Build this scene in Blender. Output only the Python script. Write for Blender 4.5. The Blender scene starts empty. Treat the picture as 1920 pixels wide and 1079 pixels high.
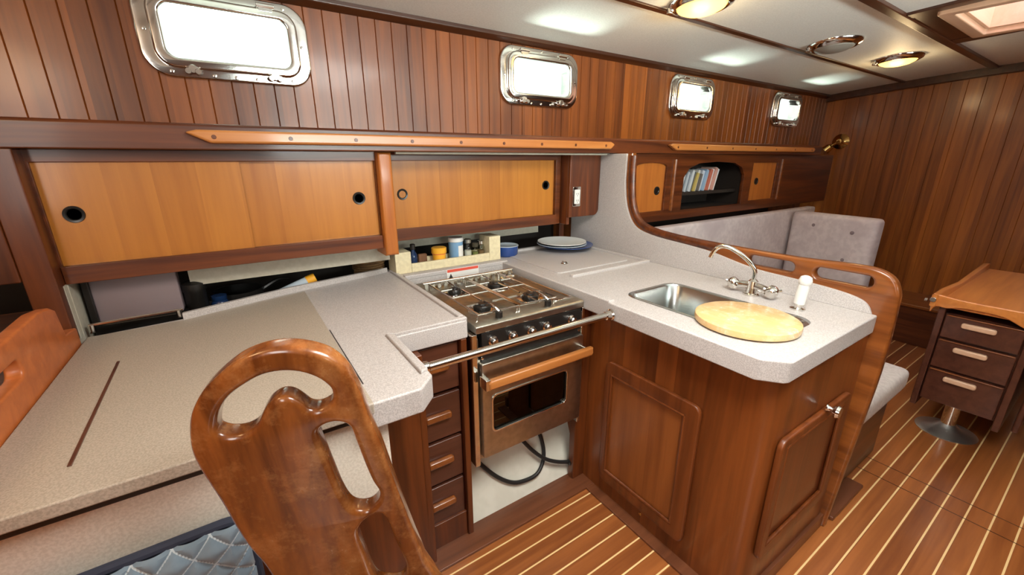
import bpy, bmesh, math, random
from mathutils import Vector, Matrix
random.seed(7)
PI = math.pi
C = bpy.context.scene.collection
SC = bpy.context.scene

# ------------------------------------------------------------------ camera
cam_d = bpy.data.cameras.new('camera'); cam = bpy.data.objects.new('camera', cam_d); C.objects.link(cam)
cam_d.sensor_width = 36; cam_d.lens = 773.04/1920*36; cam_d.clip_start = 0.02
right = Vector((0.8322941, -0.55432569, -0.00309137))
down = Vector((-0.16636828, -0.24446677, -0.9552788))
fwd = Vector((0.52877985, 0.79558722, -0.29569046))
M = Matrix((( right.x, -down.x, -fwd.x), (right.y, -down.y, -fwd.y), (right.z, -down.z, -fwd.z)))
cam.matrix_world = Matrix.Translation((0, 0, 1.4)) @ M.to_4x4()
SC.camera = cam

# ------------------------------------------------------------------ world, exposure, big lights
SC.view_settings.view_transform = 'Standard'; SC.view_settings.look = 'None'
SC.view_settings.gamma = 1; SC.view_settings.exposure = 0.2
SC.view_settings.use_curve_mapping = False
w = bpy.data.worlds.new('world'); SC.world = w; w.use_nodes = True
nt = w.node_tree; bg = nt.nodes['Background']
tcw = nt.nodes.new('ShaderNodeTexCoord'); nw = nt.nodes.new('ShaderNodeTexNoise'); nw.inputs['Scale'].default_value = 5
rw = nt.nodes.new('ShaderNodeValToRGB'); rw.color_ramp.elements[0].position = .35; rw.color_ramp.elements[1].position = .6
rw.color_ramp.elements[0].color = (.62, .80, .72, 1); rw.color_ramp.elements[1].color = (1, 1, .98, 1)
nt.links.new(tcw.outputs['Generated'], nw.inputs['Vector']); nt.links.new(nw.outputs['Fac'], rw.inputs['Fac'])
nt.links.new(rw.outputs['Color'], bg.inputs['Color']); bg.inputs['Strength'].default_value = 1.6

def area(name, loc, target, sx, sy, power, col):
    l = bpy.data.lights.new(name, 'AREA'); l.shape = 'RECTANGLE'; l.size = sx; l.size_y = sy
    l.energy = power; l.color = col
    o = bpy.data.objects.new(name, l); C.objects.link(o); o.location = loc
    o.rotation_euler = (Vector(target)-Vector(loc)).to_track_quat('-Z', 'Y').to_euler()
    return o
# daylight down the companionway behind the camera, and the overhead hatch of the galley
area('companionway_daylight', (-1.12, -.75, 1.55), (1.0, .6, .8), .7, 1.0, 18, (1, .97, .92))
area('galley_hatch_daylight', (0.72, 0.15, 1.985), (0.78, 0.30, 0), .65, .65, 31, (1, .97, .92))
wl = bpy.data.lights.new('cabin_lamp', 'POINT'); wl.energy = 7; wl.color = (1, .62, .30); wl.shadow_soft_size = .12
wo = bpy.data.objects.new('cabin_lamp', wl); C.objects.link(wo); wo.location = (-.75, .55, 1.80)
area('ceiling_fill', (1.6, -1.5, 1.55), (1.7, .4, 2.2), 2.4, .25, 24, (.90, 1, .95)).data.spread = math.radians(75)  # added fill aimed up at the headliner; no port is built there
# sunlight thrown up off the water through each port
sl_ = bpy.data.lights.new('water_glint', 'SUN'); sl_.energy = 85; sl_.angle = math.radians(50); sl_.color = (.88, 1, .93)
so_ = bpy.data.objects.new('water_glint', sl_); C.objects.link(so_); so_.location = (1, 4, .5)
so_.rotation_euler = Vector((-.02, -1, 1.35)).to_track_quat('-Z', 'Y').to_euler()
area('saloon_hatch_daylight', (3.01, .36, 2.35), (3.01, .36, 0), .6, .55, 14, (1, .98, .95))

# ------------------------------------------------------------------ materials
MATS = {}
def pbr(name, col, rough=.5, metal=0, coat=0, spec=.5):
    m = bpy.data.materials.new(name); m.use_nodes = True
    b = m.node_tree.nodes['Principled BSDF']
    b.inputs['Base Color'].default_value = (*col, 1); b.inputs['Roughness'].default_value = rough
    b.inputs['Metallic'].default_value = metal; b.inputs['Coat Weight'].default_value = coat
    b.inputs['Coat Roughness'].default_value = .12; b.inputs['Specular IOR Level'].default_value = spec
    MATS[name] = m
    return m, m.node_tree, b
def N(t, kind, **kw):
    n = t.nodes.new(kind)
    for k, v in kw.items():
        if k in n.inputs.keys() if isinstance(k, str) else False: n.inputs[k].default_value = v
        else: setattr(n, k, v)
    return n
def mathn(t, op, a, b=None):
    n = t.nodes.new('ShaderNodeMath'); n.operation = op
    for i, v in enumerate((a, b)):
        if v is None: continue
        if isinstance(v, (int, float)): n.inputs[i].default_value = v
        else: t.links.new(v, n.inputs[i])
    return n.outputs[0]
def mixc(t, fac, a, b, mode='MIX'):
    n = t.nodes.new('ShaderNodeMix'); n.data_type = 'RGBA'; n.blend_type = mode
    for i, v in ((0, fac), (6, a), (7, b)):
        if isinstance(v, (int, float)): n.inputs[i].default_value = v
        elif isinstance(v, tuple): n.inputs[i].default_value = (*v, 1)
        else: t.links.new(v, n.inputs[i])
    return n.outputs[2]
def wood(name, light, dark, grain='Z', plank=None, rough=.38, coat=.15, amount=1.0, holly=None, seams=None, scale=1):
    m, t, b = pbr(name, light, rough, 0, coat)
    tc = t.nodes.new('ShaderNodeTexCoord'); sep = t.nodes.new('ShaderNodeSeparateXYZ')
    t.links.new(tc.outputs['Object'], sep.inputs[0])
    mp = t.nodes.new('ShaderNodeMapping'); t.links.new(tc.outputs['Object'], mp.inputs[0])
    s = {'X': (1.6, 26, 26), 'Y': (26, 1.6, 26), 'Z': (26, 26, 1.6)}[grain]
    mp.inputs['Scale'].default_value = tuple(v*scale for v in s)
    vec = mp.outputs[0]
    fac = None
    if plank:
        ax, wd, off = plank
        idx = mathn(t, 'FLOOR', mathn(t, 'DIVIDE', mathn(t, 'ADD', sep.outputs[ax], off), wd))
        wn = t.nodes.new('ShaderNodeTexWhiteNoise'); wn.noise_dimensions = '1D'; t.links.new(idx, wn.inputs['W'])
        ad = t.nodes.new('ShaderNodeVectorMath'); ad.operation = 'ADD'; t.links.new(mp.outputs[0], ad.inputs[0])
        sc = t.nodes.new('ShaderNodeVectorMath'); sc.operation = 'SCALE'; t.links.new(wn.outputs['Color'], sc.inputs[0]); sc.inputs['Scale'].default_value = 20
        t.links.new(sc.outputs[0], ad.inputs[1]); vec = ad.outputs[0]
        fac = wn.outputs['Value']
    else:
        oi = t.nodes.new('ShaderNodeObjectInfo')
        ad = t.nodes.new('ShaderNodeVectorMath'); ad.operation = 'ADD'; t.links.new(mp.outputs[0], ad.inputs[0])
        cb = t.nodes.new('ShaderNodeCombineXYZ')
        r20 = mathn(t, 'MULTIPLY', oi.outputs['Random'], 30)
        for i in range(3): t.links.new(r20, cb.inputs[i])
        t.links.new(cb.outputs[0], ad.inputs[1]); vec = ad.outputs[0]
    n1 = t.nodes.new('ShaderNodeTexNoise'); n1.inputs['Scale'].default_value = 1; n1.inputs['Detail'].default_value = 5
    n1.inputs['Distortion'].default_value = .6; t.links.new(vec, n1.inputs['Vector'])
    n2 = t.nodes.new('ShaderNodeTexNoise'); n2.inputs['Scale'].default_value = 5; n2.inputs['Detail'].default_value = 3
    t.links.new(vec, n2.inputs['Vector'])
    r = t.nodes.new('ShaderNodeValToRGB'); r.color_ramp.elements[0].position = .36; r.color_ramp.elements[1].position = .65
    t.links.new(n1.outputs['Fac'], r.inputs['Fac'])
    f = mathn(t, 'ADD', mathn(t, 'MULTIPLY', r.outputs['Color'], .65*amount), mathn(t, 'MULTIPLY', n2.outputs['Fac'], .35*amount))
    if fac is not None:
        f = mathn(t, 'ADD', mathn(t, 'MULTIPLY', f, .6), mathn(t, 'MULTIPLY', fac, .5))
    col = mixc(t, f, dark, light)
    if holly:
        ax, pitch, off, wd, hc, x0 = holly
        d = mathn(t, 'FRACT', mathn(t, 'DIVIDE', mathn(t, 'ADD', sep.outputs[ax], off), pitch))
        k = mathn(t, 'LESS_THAN', d, wd/pitch)
        col = mixc(t, k, col, hc)
    if seams:
        for ax, pos, wd in seams:
            k = mathn(t, 'LESS_THAN', mathn(t, 'ABSOLUTE', mathn(t, 'SUBTRACT', sep.outputs[ax], pos)), wd)
            col = mixc(t, k, col, (.05, .018, .008))
    t.links.new(col, b.inputs['Base Color'])
    bp = t.nodes.new('ShaderNodeBump'); bp.inputs['Strength'].default_value = .06; bp.inputs['Distance'].default_value = .002
    t.links.new(n2.outputs['Fac'], bp.inputs['Height']); t.links.new(bp.outputs[0], b.inputs['Normal'])
    return m
def speck(name, a, bcol, scale=260, rough=.45, bump=0, coat=0, c=None):
    m, t, b = pbr(name, a, rough, 0, coat)
    tc = t.nodes.new('ShaderNodeTexCoord'); n = t.nodes.new('ShaderNodeTexNoise'); n.inputs['Scale'].default_value = scale
    n.inputs['Detail'].default_value = 3; t.links.new(tc.outputs['Object'], n.inputs['Vector'])
    r = t.nodes.new('ShaderNodeValToRGB'); r.color_ramp.elements[0].position = .4; r.color_ramp.elements[1].position = .6
    t.links.new(n.outputs['Fac'], r.inputs['Fac'])
    col = mixc(t, r.outputs['Color'], a, bcol)
    if c:
        n3 = t.nodes.new('ShaderNodeTexNoise'); n3.inputs['Scale'].default_value = 4; t.links.new(tc.outputs['Object'], n3.inputs['Vector'])
        r3 = t.nodes.new('ShaderNodeValToRGB'); r3.color_ramp.elements[0].position = .45; r3.color_ramp.elements[1].position = .7
        t.links.new(n3.outputs['Fac'], r3.inputs['Fac']); col = mixc(t, r3.outputs['Color'], col, c)
    t.links.new(col, b.inputs['Base Color'])
    if bump:
        bp = t.nodes.new('ShaderNodeBump'); bp.inputs['Strength'].default_value = bump; bp.inputs['Distance'].default_value = .002
        t.links.new(n.outputs['Fac'], bp.inputs['Height']); t.links.new(bp.outputs[0], b.inputs['Normal'])
    return m
def emis(name, col, strength):
    m, t, b = pbr(name, col, .4)
    b.inputs['Emission Color'].default_value = (*col, 1); b.inputs['Emission Strength'].default_value = strength
    return m
def plain(name, *a, **k): return pbr(name, *a, **k)[0]

MAH, MAHD = (.18, .044, .008), (.045, .009, .002)
m_wall = wood('wall_mahogany', (.31, .084, .012), (.065, .013, .0025), 'Z', (0, .063, 10), .34, .15)
m_bulk = wood('bulkhead_mahogany', (.46, .145, .024), (.12, .027, .005), 'Z', (1, .092, 10), .32, .2)
m_wz = wood('mahogany_upright', MAH, MAHD, 'Z')
m_wx = wood('mahogany_lengthwise', MAH, MAHD, 'X')
m_wy = wood('mahogany_crosswise', MAH, MAHD, 'Y')
m_cab = wood('cabinet_mahogany', (.29, .080, .016), (.075, .017, .0035), 'Z', (1, .075, 10), .32, .25)
m_cabf = wood('cabinet_mahogany_shaded', (.17, .036, .008), (.055, .010, .0025), 'Z', (0, .085, 10), .3, .35)  # darker copy of the cabinet wood, the front's shade put into its colour
m_dtrim = wood('dark_trim', (.075, .022, .007), (.035, .009, .003), 'X', None, .35, .2)
m_door = wood('honey_teak', (.57, .225, .030), (.32, .098, .010), 'Z', (0, .11, 10), .38, .2, .8)
m_doord = wood('honey_teak_dinette', (.56, .19, .032), (.34, .095, .016), 'Z', None, .38, .2, .8)
m_rail = wood('light_teak', (.62, .26, .070), (.42, .14, .030), 'X', None, .35, .3, .7)
m_part = wood('partition_teak', (.31, .095, .019), (.13, .034, .007), 'Y', None, .28, .5)
m_chair = wood('varnished_teak', (.34, .105, .020), (.075, .017, .004), 'Z', None, .25, .7, 1.0)
def mottle(m, tint, scale, amt):
    t = m.node_tree; b = t.nodes['Principled BSDF']; src = b.inputs['Base Color'].links[0].from_socket
    tc = t.nodes.new('ShaderNodeTexCoord'); n = t.nodes.new('ShaderNodeTexNoise'); n.inputs['Scale'].default_value = scale; n.inputs['Detail'].default_value = 6
    n.inputs['Roughness'].default_value = .75; t.links.new(tc.outputs['Object'], n.inputs['Vector'])
    r = t.nodes.new('ShaderNodeValToRGB'); r.color_ramp.elements[0].position = .48; r.color_ramp.elements[1].position = .72; t.links.new(n.outputs['Fac'], r.inputs['Fac'])
    t.links.new(mixc(t, mathn(t, 'MULTIPLY', r.outputs['Color'], amt), src, tint), b.inputs['Base Color'])
    t.links.new(mathn(t, 'ADD', mathn(t, 'MULTIPLY', n.outputs['Fac'], .25), .12), b.inputs['Roughness'])
mottle(m_chair, (.52, .24, .08), 9, .65)
m_panelO = wood('orange_teak', (.60, .17, .04), (.42, .105, .024), 'X', None, .4, .15)
m_table = wood('table_teak', (.78, .30, .07), (.56, .19, .04), 'X', None, .3, .4)
m_tabd = wood('table_dark', (.12, .040, .022), (.06, .018, .010), 'X', None, .35, .3)
HOL = (.95, .68, .32)
m_floor = wood('teak_and_holly', (.46, .155, .040), (.17, .045, .012), 'X', (1, .0675, 10*.0675-.0115), .3, .5,
               holly=(1, .0675, 10*.0675-.0175+.003, .0058, HOL, 0), seams=[(0, 2.262, .0025), (0, 2.385, .0025)])
m_floorb = wood('floor_border', (.20, .068, .028), (.11, .035, .014), 'X', None, .35, .3)
m_lam = speck('grey_laminate', (.58, .55, .53), (.43, .405, .39), 330, .42)
m_lamw = speck('warmlit_laminate', (.47, .41, .335), (.36, .315, .25), 300, .45)  # same laminate with warm, dim light put into its tan colour
m_lamc = speck('cream_laminate', (.86, .81, .70), (.74, .69, .58), 200, .5)
m_ceil = speck('vinyl_headliner', (.80, .81, .77), (.74, .75, .71), 160, .55, .25)
m_fab = speck('mauve_velour', (.68, .61, .60), (.60, .53, .53), 30, .9, .1, c=(.50, .43, .44))
m_fabw = speck('white_velour', (.66, .61, .57), (.58, .53, .50), 60, .9, .1)
m_chrome = plain('chrome', (.72, .70, .66), .12, 1)
m_steel = speck('brushed_steel', (.50, .48, .42), (.43, .41, .355), 40, .33); MATS['brushed_steel'].node_tree.nodes['Principled BSDF'].inputs['Metallic'].default_value = 1
m_sink = plain('sink_steel', (.55, .58, .57), .25, 1)
m_brass = plain('brass', (.80, .55, .20), .2, 1)
m_black = plain('black_plastic', (.012, .011, .010), .3)
m_rubber = plain('black_rubber', (.018, .018, .017), .45)
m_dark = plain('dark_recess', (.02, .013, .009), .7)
m_white = plain('white_plastic', (.80, .80, .76), .3, 0, .3)
m_gel = speck('white_gelcoat', (.80, .79, .68), (.74, .73, .62), 15, .3)
m_cream = speck('cream_paint', (.78, .70, .46), (.70, .62, .40), 60, .5)
m_board = speck('pale_board', (.50, .47, .38), (.46, .43, .34), 60, .6)
m_lav = plain('mauve_plastic', (.24, .19, .20), .3)
m_blue = plain('blue_enamel', (.015, .06, .25), .2, 0, .5)
m_navy = plain('navy_glass', (.01, .03, .09), .12)
m_yel = plain('yellow_plastic', (.85, .42, .03), .35)
m_sky = plain('blue_label', (.18, .35, .55), .4)
m_plate = plain('pale_blue_china', (.48, .58, .66), .2, 0, .4)
m_red = plain('red_ink', (.75, .10, .06), .5)
m_ink = plain('black_ink', (.03, .03, .03), .5)
m_lens = emis('warm_lens', (1, .60, .16), 2.0)
m_lensoff = plain('frosted_lens', (.30, .28, .24), .3)
m_olive = plain('olive_cloth', (.06, .05, .03), .9)
m_hframe = wood('hatch_wood', (.85, .58, .40), (.70, .44, .28), 'X', None, .35, .3, .6)

def glass(name, col, rough=.02, refl=.05):
    m = bpy.data.materials.new(name); m.use_nodes = True; t = m.node_tree; t.nodes.clear()
    o = t.nodes.new('ShaderNodeOutputMaterial'); tr = t.nodes.new('ShaderNodeBsdfTransparent'); gl = t.nodes.new('ShaderNodeBsdfGlossy')
    tr.inputs[0].default_value = (*col, 1); gl.inputs['Roughness'].default_value = rough
    mx = t.nodes.new('ShaderNodeMixShader'); mx.inputs[0].default_value = refl
    t.links.new(tr.outputs[0], mx.inputs[1]); t.links.new(gl.outputs[0], mx.inputs[2])
    t.links.new(mx.outputs[0], o.inputs[0]); return m
m_glass = glass('port_glass', (.97, 1, .98)); m_hglass = glass('hatch_acrylic', (.66, .60, .66))
m_oglass = glass('oven_glass', (.16, .12, .09)); m_jar = glass('jar_glass', (.85, .86, .8))

def board_mat():
    m = wood('butcher_block', (.80, .56, .26), (.66, .42, .17), 'Y', (0, .03, 10), .5, .05)
    return m
m_butcher = board_mat(); mottle(m_butcher, (.82, .70, .48), 14, .8); MATS['butcher_block'].node_tree.nodes['Principled BSDF'].inputs['Coat Weight'].default_value = 0
def quilt():
    m, t, b = pbr('quilted_blue', (.12, .19, .26), .85)
    tc = t.nodes.new('ShaderNodeTexCoord'); n = t.nodes.new('ShaderNodeTexNoise'); n.inputs['Scale'].default_value = 40
    t.links.new(tc.outputs['Object'], n.inputs['Vector'])
    base = mixc(t, n.outputs['Fac'], (.13, .20, .27), (.25, .35, .43))
    sp = t.nodes.new('ShaderNodeSeparateXYZ'); t.links.new(tc.outputs['Object'], sp.inputs[0])
    X_ = mathn(t, 'ADD', sp.outputs[0], -.25); Z_ = mathn(t, 'ADD', sp.outputs[2], .36)
    def seam(v): return mathn(t, 'ABSOLUTE', mathn(t, 'SINE', mathn(t, 'MULTIPLY', v, PI/.055)))
    k = mathn(t, 'LESS_THAN', mathn(t, 'MINIMUM', seam(mathn(t, 'ADD', X_, Z_)), seam(mathn(t, 'SUBTRACT', X_, Z_))), .10)
    t.links.new(mixc(t, k, base, (.50, .60, .66)), b.inputs['Base Color']); b.inputs['Sheen Weight'].default_value = .4
    return m
m_quilt = quilt(); m_piping = plain('navy_piping', (.03, .04, .07), .8)

# ------------------------------------------------------------------ geometry helpers
org = {}
def finish(me, smooth=35):
    me.shade_smooth() if hasattr(me, 'shade_smooth') else [setattr(p, 'use_smooth', True) for p in me.polygons]
    me.set_sharp_from_angle(angle=math.radians(smooth))
def obj(name, bm, mat, parent=None, bevel=0, label=None, seg=2, kind=None):
    me = bpy.data.meshes.new(name)
    L = org.get(parent.name, Vector()) if parent else Vector()
    if L.length: bmesh.ops.translate(bm, vec=-L, verts=bm.verts)
    bmesh.ops.recalc_face_normals(bm, faces=bm.faces)
    bm.to_mesh(me); bm.free(); finish(me)
    o = bpy.data.objects.new(name, me); C.objects.link(o); me.materials.append(mat)
    if parent: o.parent = parent
    org[o.name] = L
    if bevel:
        md = o.modifiers.new('bevel', 'BEVEL'); md.width = bevel; md.segments = seg; md.limit_method = 'ANGLE'
        md.angle_limit = math.radians(40); md.harden_normals = True
    if label: o['label'] = label
    if kind: o['kind'] = kind
    return o
def thing(name, label, cat, loc, group=None):
    o = bpy.data.objects.new(name, None); C.objects.link(o); o.location = loc; o.empty_display_size = .05
    o['label'] = label; o['category'] = cat
    if group: o['group'] = group
    org[o.name] = Vector(loc); return o
def tag(o, label, cat, group=None):
    o['label'] = label; o['category'] = cat
    if group: o['group'] = group
    return o
def struct(name, bm, mat, bevel=0, parent=None):
    o = obj(name, bm, mat, parent, bevel)
    if not parent: o['kind'] = 'structure'
    return o
def sempty(name, loc):
    o = bpy.data.objects.new(name, None); C.objects.link(o); o.location = loc; o.empty_display_size = .05
    o['kind'] = 'structure'; org[o.name] = Vector(loc); return o
def B(): return bmesh.new()
def box(bm, x0, x1, y0, y1, z0, z1):
    r = bmesh.ops.create_cube(bm, size=1)
    bmesh.ops.scale(bm, vec=(x1-x0, y1-y0, z1-z0), verts=r['verts'])
    bmesh.ops.translate(bm, vec=((x0+x1)/2, (y0+y1)/2, (z0+z1)/2), verts=r['verts']); return bm
def bx(*a): return box(B(), *a)
AX = {'x': lambda a, b, c: (c, a, b), 'y': lambda a, b, c: (a, c, b), 'z': lambda a, b, c: (a, b, c)}
def prism(bm, poly, axis, c0, c1):
    f = AX[axis]
    lo = [bm.verts.new(f(a, b, c0)) for a, b in poly]; hi = [bm.verts.new(f(a, b, c1)) for a, b in poly]
    bm.faces.new(lo); bm.faces.new(hi[::-1]); n = len(poly)
    for i in range(n): bm.faces.new((lo[i], lo[(i+1) % n], hi[(i+1) % n], hi[i]))
    return bm
def join(bm, other, M=None):
    me = bpy.data.meshes.new('tmp'); other.to_mesh(me); other.free()
    if M is not None: me.transform(M)
    bm.from_mesh(me); bpy.data.meshes.remove(me); return bm
def rrect(x0, x1, y0, y1, r, n=6):
    p = []
    for cx, cy, a in ((x1-r, y1-r, 0), (x0+r, y1-r, 90), (x0+r, y0+r, 180), (x1-r, y0+r, 270)):
        for i in range(n+1):
            t = math.radians(a+90*i/n); p.append((cx+r*math.cos(t), cy+r*math.sin(t)))
    return p
def circ(cx, cy, r, n=32, ry=None): return [(cx+r*math.cos(2*PI*i/n), cy+(ry or r)*math.sin(2*PI*i/n)) for i in range(n)]
def smooth(pts, n=4, closed=True):
    out = []; L = len(pts)
    for i in range(L if closed else L-1):
        g = lambda k: Vector(pts[k % L] if closed else pts[max(0, min(L-1, k))])
        p0, p1, p2, p3 = g(i-1), g(i), g(i+1), g(i+2)
        for j in range(n):
            t = j/n
            out.append(tuple(.5*((2*p1)+(p2-p0)*t+(2*p0-5*p1+4*p2-p3)*t*t+(3*p1-p0-3*p2+p3)*t**3)))
    if not closed: out.append(tuple(pts[-1]))
    return out
def plate(outline, holes, c0, c1, bev, axis='z', M=None, bseg=3):
    """flat solid with holes and rounded edges; outline coords map to the two axes other than `axis`"""
    cu = bpy.data.curves.new('tmp', 'CURVE'); cu.dimensions = '2D'; cu.fill_mode = 'BOTH'
    for ps in [outline]+list(holes):
        s = cu.splines.new('POLY'); s.points.add(len(ps)-1)
        for i, (a, b) in enumerate(ps): s.points[i].co = (a, b, 0, 1)
        s.use_cyclic_u = True
    t = c1-c0; bev = min(bev, t/2*.999)
    cu.bevel_depth = bev; cu.bevel_resolution = bseg; cu.extrude = max(t/2-bev, 0); cu.offset = -bev
    o = bpy.data.objects.new('tmp', cu); C.objects.link(o)
    dg = bpy.context.evaluated_depsgraph_get(); me = bpy.data.meshes.new_from_object(o.evaluated_get(dg))
    bpy.data.objects.remove(o); bpy.data.curves.remove(cu)
    bm = B(); bm.from_mesh(me); bpy.data.meshes.remove(me)
    bmesh.ops.remove_doubles(bm, verts=bm.verts, dist=1e-5)
    mid = (c0+c1)/2
    if M is None:
        M = {'z': Matrix.Identity(4), 'y': Matrix(((1, 0, 0, 0), (0, 0, 1, 0), (0, 1, 0, 0), (0, 0, 0, 1))),
             'x': Matrix(((0, 0, 1, 0), (1, 0, 0, 0), (0, 1, 0, 0), (0, 0, 0, 1)))}[axis]
    bm.transform(M @ Matrix.Translation((0, 0, mid)))
    return bm
def lathe(bm, prof, c=(0, 0, 0), d=(0, 0, 1), n=24):
    q = Vector((0, 0, 1)).rotation_difference(Vector(d).normalized()); rings = []
    for r, h in prof:
        if r < 1e-6: rings.append([bm.verts.new(Vector(c)+q @ Vector((0, 0, h)))])
        else: rings.append([bm.verts.new(Vector(c)+q @ Vector((r*math.cos(2*PI*i/n), r*math.sin(2*PI*i/n), h))) for i in range(n)])
    for a, b in zip(rings, rings[1:]):
        for i in range(n):
            j = (i+1) % n
            vs = []
            for v in (a[i % len(a)], a[j % len(a)], b[j % len(b)], b[i % len(b)]):
                if v not in vs: vs.append(v)
            if len(vs) > 2: bm.faces.new(vs)
    for ring in (rings[0], rings[-1]):
        if len(ring) > 1:
            bm.faces.new(ring)
    return bm
def cyl(bm, c, d, r, h, n=24, e=None):
    e = r*.12 if e is None else e
    return lathe(bm, [(r-e, 0), (r, e), (r, h-e), (r-e, h)], c, d, n)
def tube(bm, pts, r, n=12, closed=False, sub=5, rs=None):
    P = [Vector(p) for p in (smooth(pts, sub, closed) if sub > 1 else pts)]
    L = len(P); rings = []; nrm = None
    for i, p in enumerate(P):
        a = P[i-1] if (i or closed) else p; b = P[(i+1) % L] if (i < L-1 or closed) else p
        t = (b-a).normalized()
        if nrm is None: nrm = t.orthogonal().normalized()
        else:
            nrm = (nrm-t*nrm.dot(t)).normalized()
        bn = t.cross(nrm); rr = r if rs is None else rs[0]+(rs[1]-rs[0])*i/(L-1)
        rings.append([bm.verts.new(p+nrm*rr*math.cos(2*PI*k/n)+bn*rr*math.sin(2*PI*k/n)) for k in range(n)])
    for i in range(L if closed else L-1):
        a, b = rings[i], rings[(i+1) % L]
        for k in range(n): bm.faces.new((a[k], a[(k+1) % n], b[(k+1) % n], b[k]))
    if not closed: bm.faces.new(rings[0]); bm.faces.new(rings[-1])
    return bm
def cut(o, cutters):
    obs = []
    for bm in cutters:
        bmesh.ops.recalc_face_normals(bm, faces=bm.faces)
        me = bpy.data.meshes.new('c'); bm.to_mesh(me); bm.free(); c = bpy.data.objects.new('c', me); C.objects.link(c); obs.append(c)
        md = o.modifiers.new('b', 'BOOLEAN'); md.operation = 'DIFFERENCE'; md.solver = 'EXACT'; md.object = c
    if cutters:
        # evaluate without bevel
        bev = [m for m in o.modifiers if m.type == 'BEVEL']
        for m in bev: m.show_viewport = False
        dg = bpy.context.evaluated_depsgraph_get(); dg.update()
        me = bpy.data.meshes.new_from_object(o.evaluated_get(dg))
        for m in [m for m in o.modifiers if m.type == 'BOOLEAN']: o.modifiers.remove(m)
        for m in bev: m.show_viewport = True
        o.data = me; finish(me)
        for c in obs: bpy.data.objects.remove(c)
    return o
def copy_tree(o, parent=None):
    c = o.copy(); C.objects.link(c)
    if parent: c.parent = parent
    for ch in o.children: copy_tree(ch, c)
    return c
def sheet(bm, f, nu, nv):
    g = [[bm.verts.new(f(i/nu, j/nv)) for j in range(nv+1)] for i in range(nu+1)]
    for i in range(nu):
        for j in range(nv): bm.faces.new((g[i][j], g[i+1][j], g[i+1][j+1], g[i][j+1]))
    return bm
def softbox(x0, x1, y0, y1, z0, z1, r=.03, puff=.012, M=None):
    """upholstered block: subdivided box with rounded edges and puffed faces"""
    bm = bx(x0, x1, y0, y1, z0, z1)
    bmesh.ops.bevel(bm, geom=bm.edges[:], offset=r, segments=4, affect='EDGES', profile=.6)
    bmesh.ops.subdivide_edges(bm, edges=[e for e in bm.edges if e.calc_length() > r*2], cuts=8, use_grid_fill=True)
    cx, cy, cz = (x0+x1)/2, (y0+y1)/2, (z0+z1)/2; hx, hy, hz = (x1-x0)/2, (y1-y0)/2, (z1-z0)/2
    for v in bm.verts:
        u = [(v.co.x-cx)/hx, (v.co.y-cy)/hy, (v.co.z-cz)/hz]
        m = min(range(3), key=lambda i: (hx, hy, hz)[i])
        o_ = [i for i in range(3) if i != m]
        k = (1-u[o_[0]]**2)*(1-u[o_[1]]**2)
        v.co[m] += (1 if u[m] > 0 else -1)*puff*max(k, 0)**.5*abs(u[m])
    if M: bm.transform(M)
    return bm

# ------------------------------------------------------------------ floor, walls, ceiling
HULL_Y = 2.15
struct('floor', bx(-1.2, 4.7, -1.6, 2.2, -.04, 0), m_floor)
struct('trim_1', bx(.385, 1.14, 1.055, 1.2, 0, .012), m_floorb, .002)                   # border under the stove
struct('trim_2', bx(1.093, 1.142, .40, 1.056, 0, .010), m_floorb, .002)                  # border along the sink cabinet
def grooved(lo, hi, face, back, pitch, axis, z0, z1, off=0, g=.0022, depth=.004, facing=-1):
    pts = []; k = math.floor((lo+off)/pitch); a = lo
    e = [lo]
    p = (k+1)*pitch-off
    pts.append((lo, face))
    while p < hi-.01:
        if p > lo+.01: pts += [(p-g, face), (p, face-facing*depth), (p+g, face)]
        p += pitch
    pts += [(hi, face), (hi, back), (lo, back)]
    if axis == 'y': pts = [(face_, t_) for t_, face_ in pts]
    return prism(B(), pts, 'z', z0, z1)
wallb = struct('wall_back', grooved(-.9, 4.66, 1.80, 1.86, .063, 'x', 1.44, 1.99), m_wall)
PORTS = [.08, 1.365, 2.61, 3.89]; PZ = 1.782
cut(wallb, [prism(B(), rrect(px-.20, px+.20, PZ-.095, PZ+.095, .05), 'y', 1.7, 1.95) for px in PORTS])
struct('wall_right', grooved(-1.6, 1.862, 4.65, 4.71, .092, 'y', 0, 2.08, g=.0022, depth=.003), m_bulk)
struct('trim_18', bx(4.65, 4.71, 1.862, 2.2, 0, 1.46), m_wz)
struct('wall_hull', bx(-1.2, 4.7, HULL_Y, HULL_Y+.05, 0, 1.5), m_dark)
struct('wall_left', bx(-1.25, -1.2, -1.6, 2.2, 0, 2.08), m_wz)
struct('wall_front', bx(-1.25, 4.7, -1.66, -1.6, 0, 2.08), m_wx)
def cz(y): return 2.04-.095*((y+.2)/2)**2
ce = B(); ys = [1.86-i*(3.46/24) for i in range(25)]
prism(ce, [(y, cz(y)) for y in ys]+[(y, cz(y)+.05) for y in ys[::-1]], 'x', -1.25, 4.7)
ceil = struct('ceiling', ce, m_ceil)
cut(ceil, [bx(2.72, 3.30, .06, .66, 1.8, 2.3)])
def strip_y(y, w=.028, t=.008, x0=-1.2, x1=4.65):
    return prism(B(), [(y-w/2, cz(y-w/2)-t), (y+w/2, cz(y+w/2)-t), (y+w/2, cz(y+w/2)+.01), (y-w/2, cz(y-w/2)+.01)], 'x', x0, x1)
struct('trim_3', strip_y(1.285), m_dtrim, .003)
struct('trim_4', strip_y(.80, .04, .016), m_dtrim, .004)
struct('trim_5', prism(B(), [(1.77, 1.932), (1.80, 1.915), (1.80, 1.965), (1.77, 1.965)], 'x', -1.2, 4.65), m_dtrim, .004)
tb = B(); ys2 = [1.80-i*(3.3/16) for i in range(17)]
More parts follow.
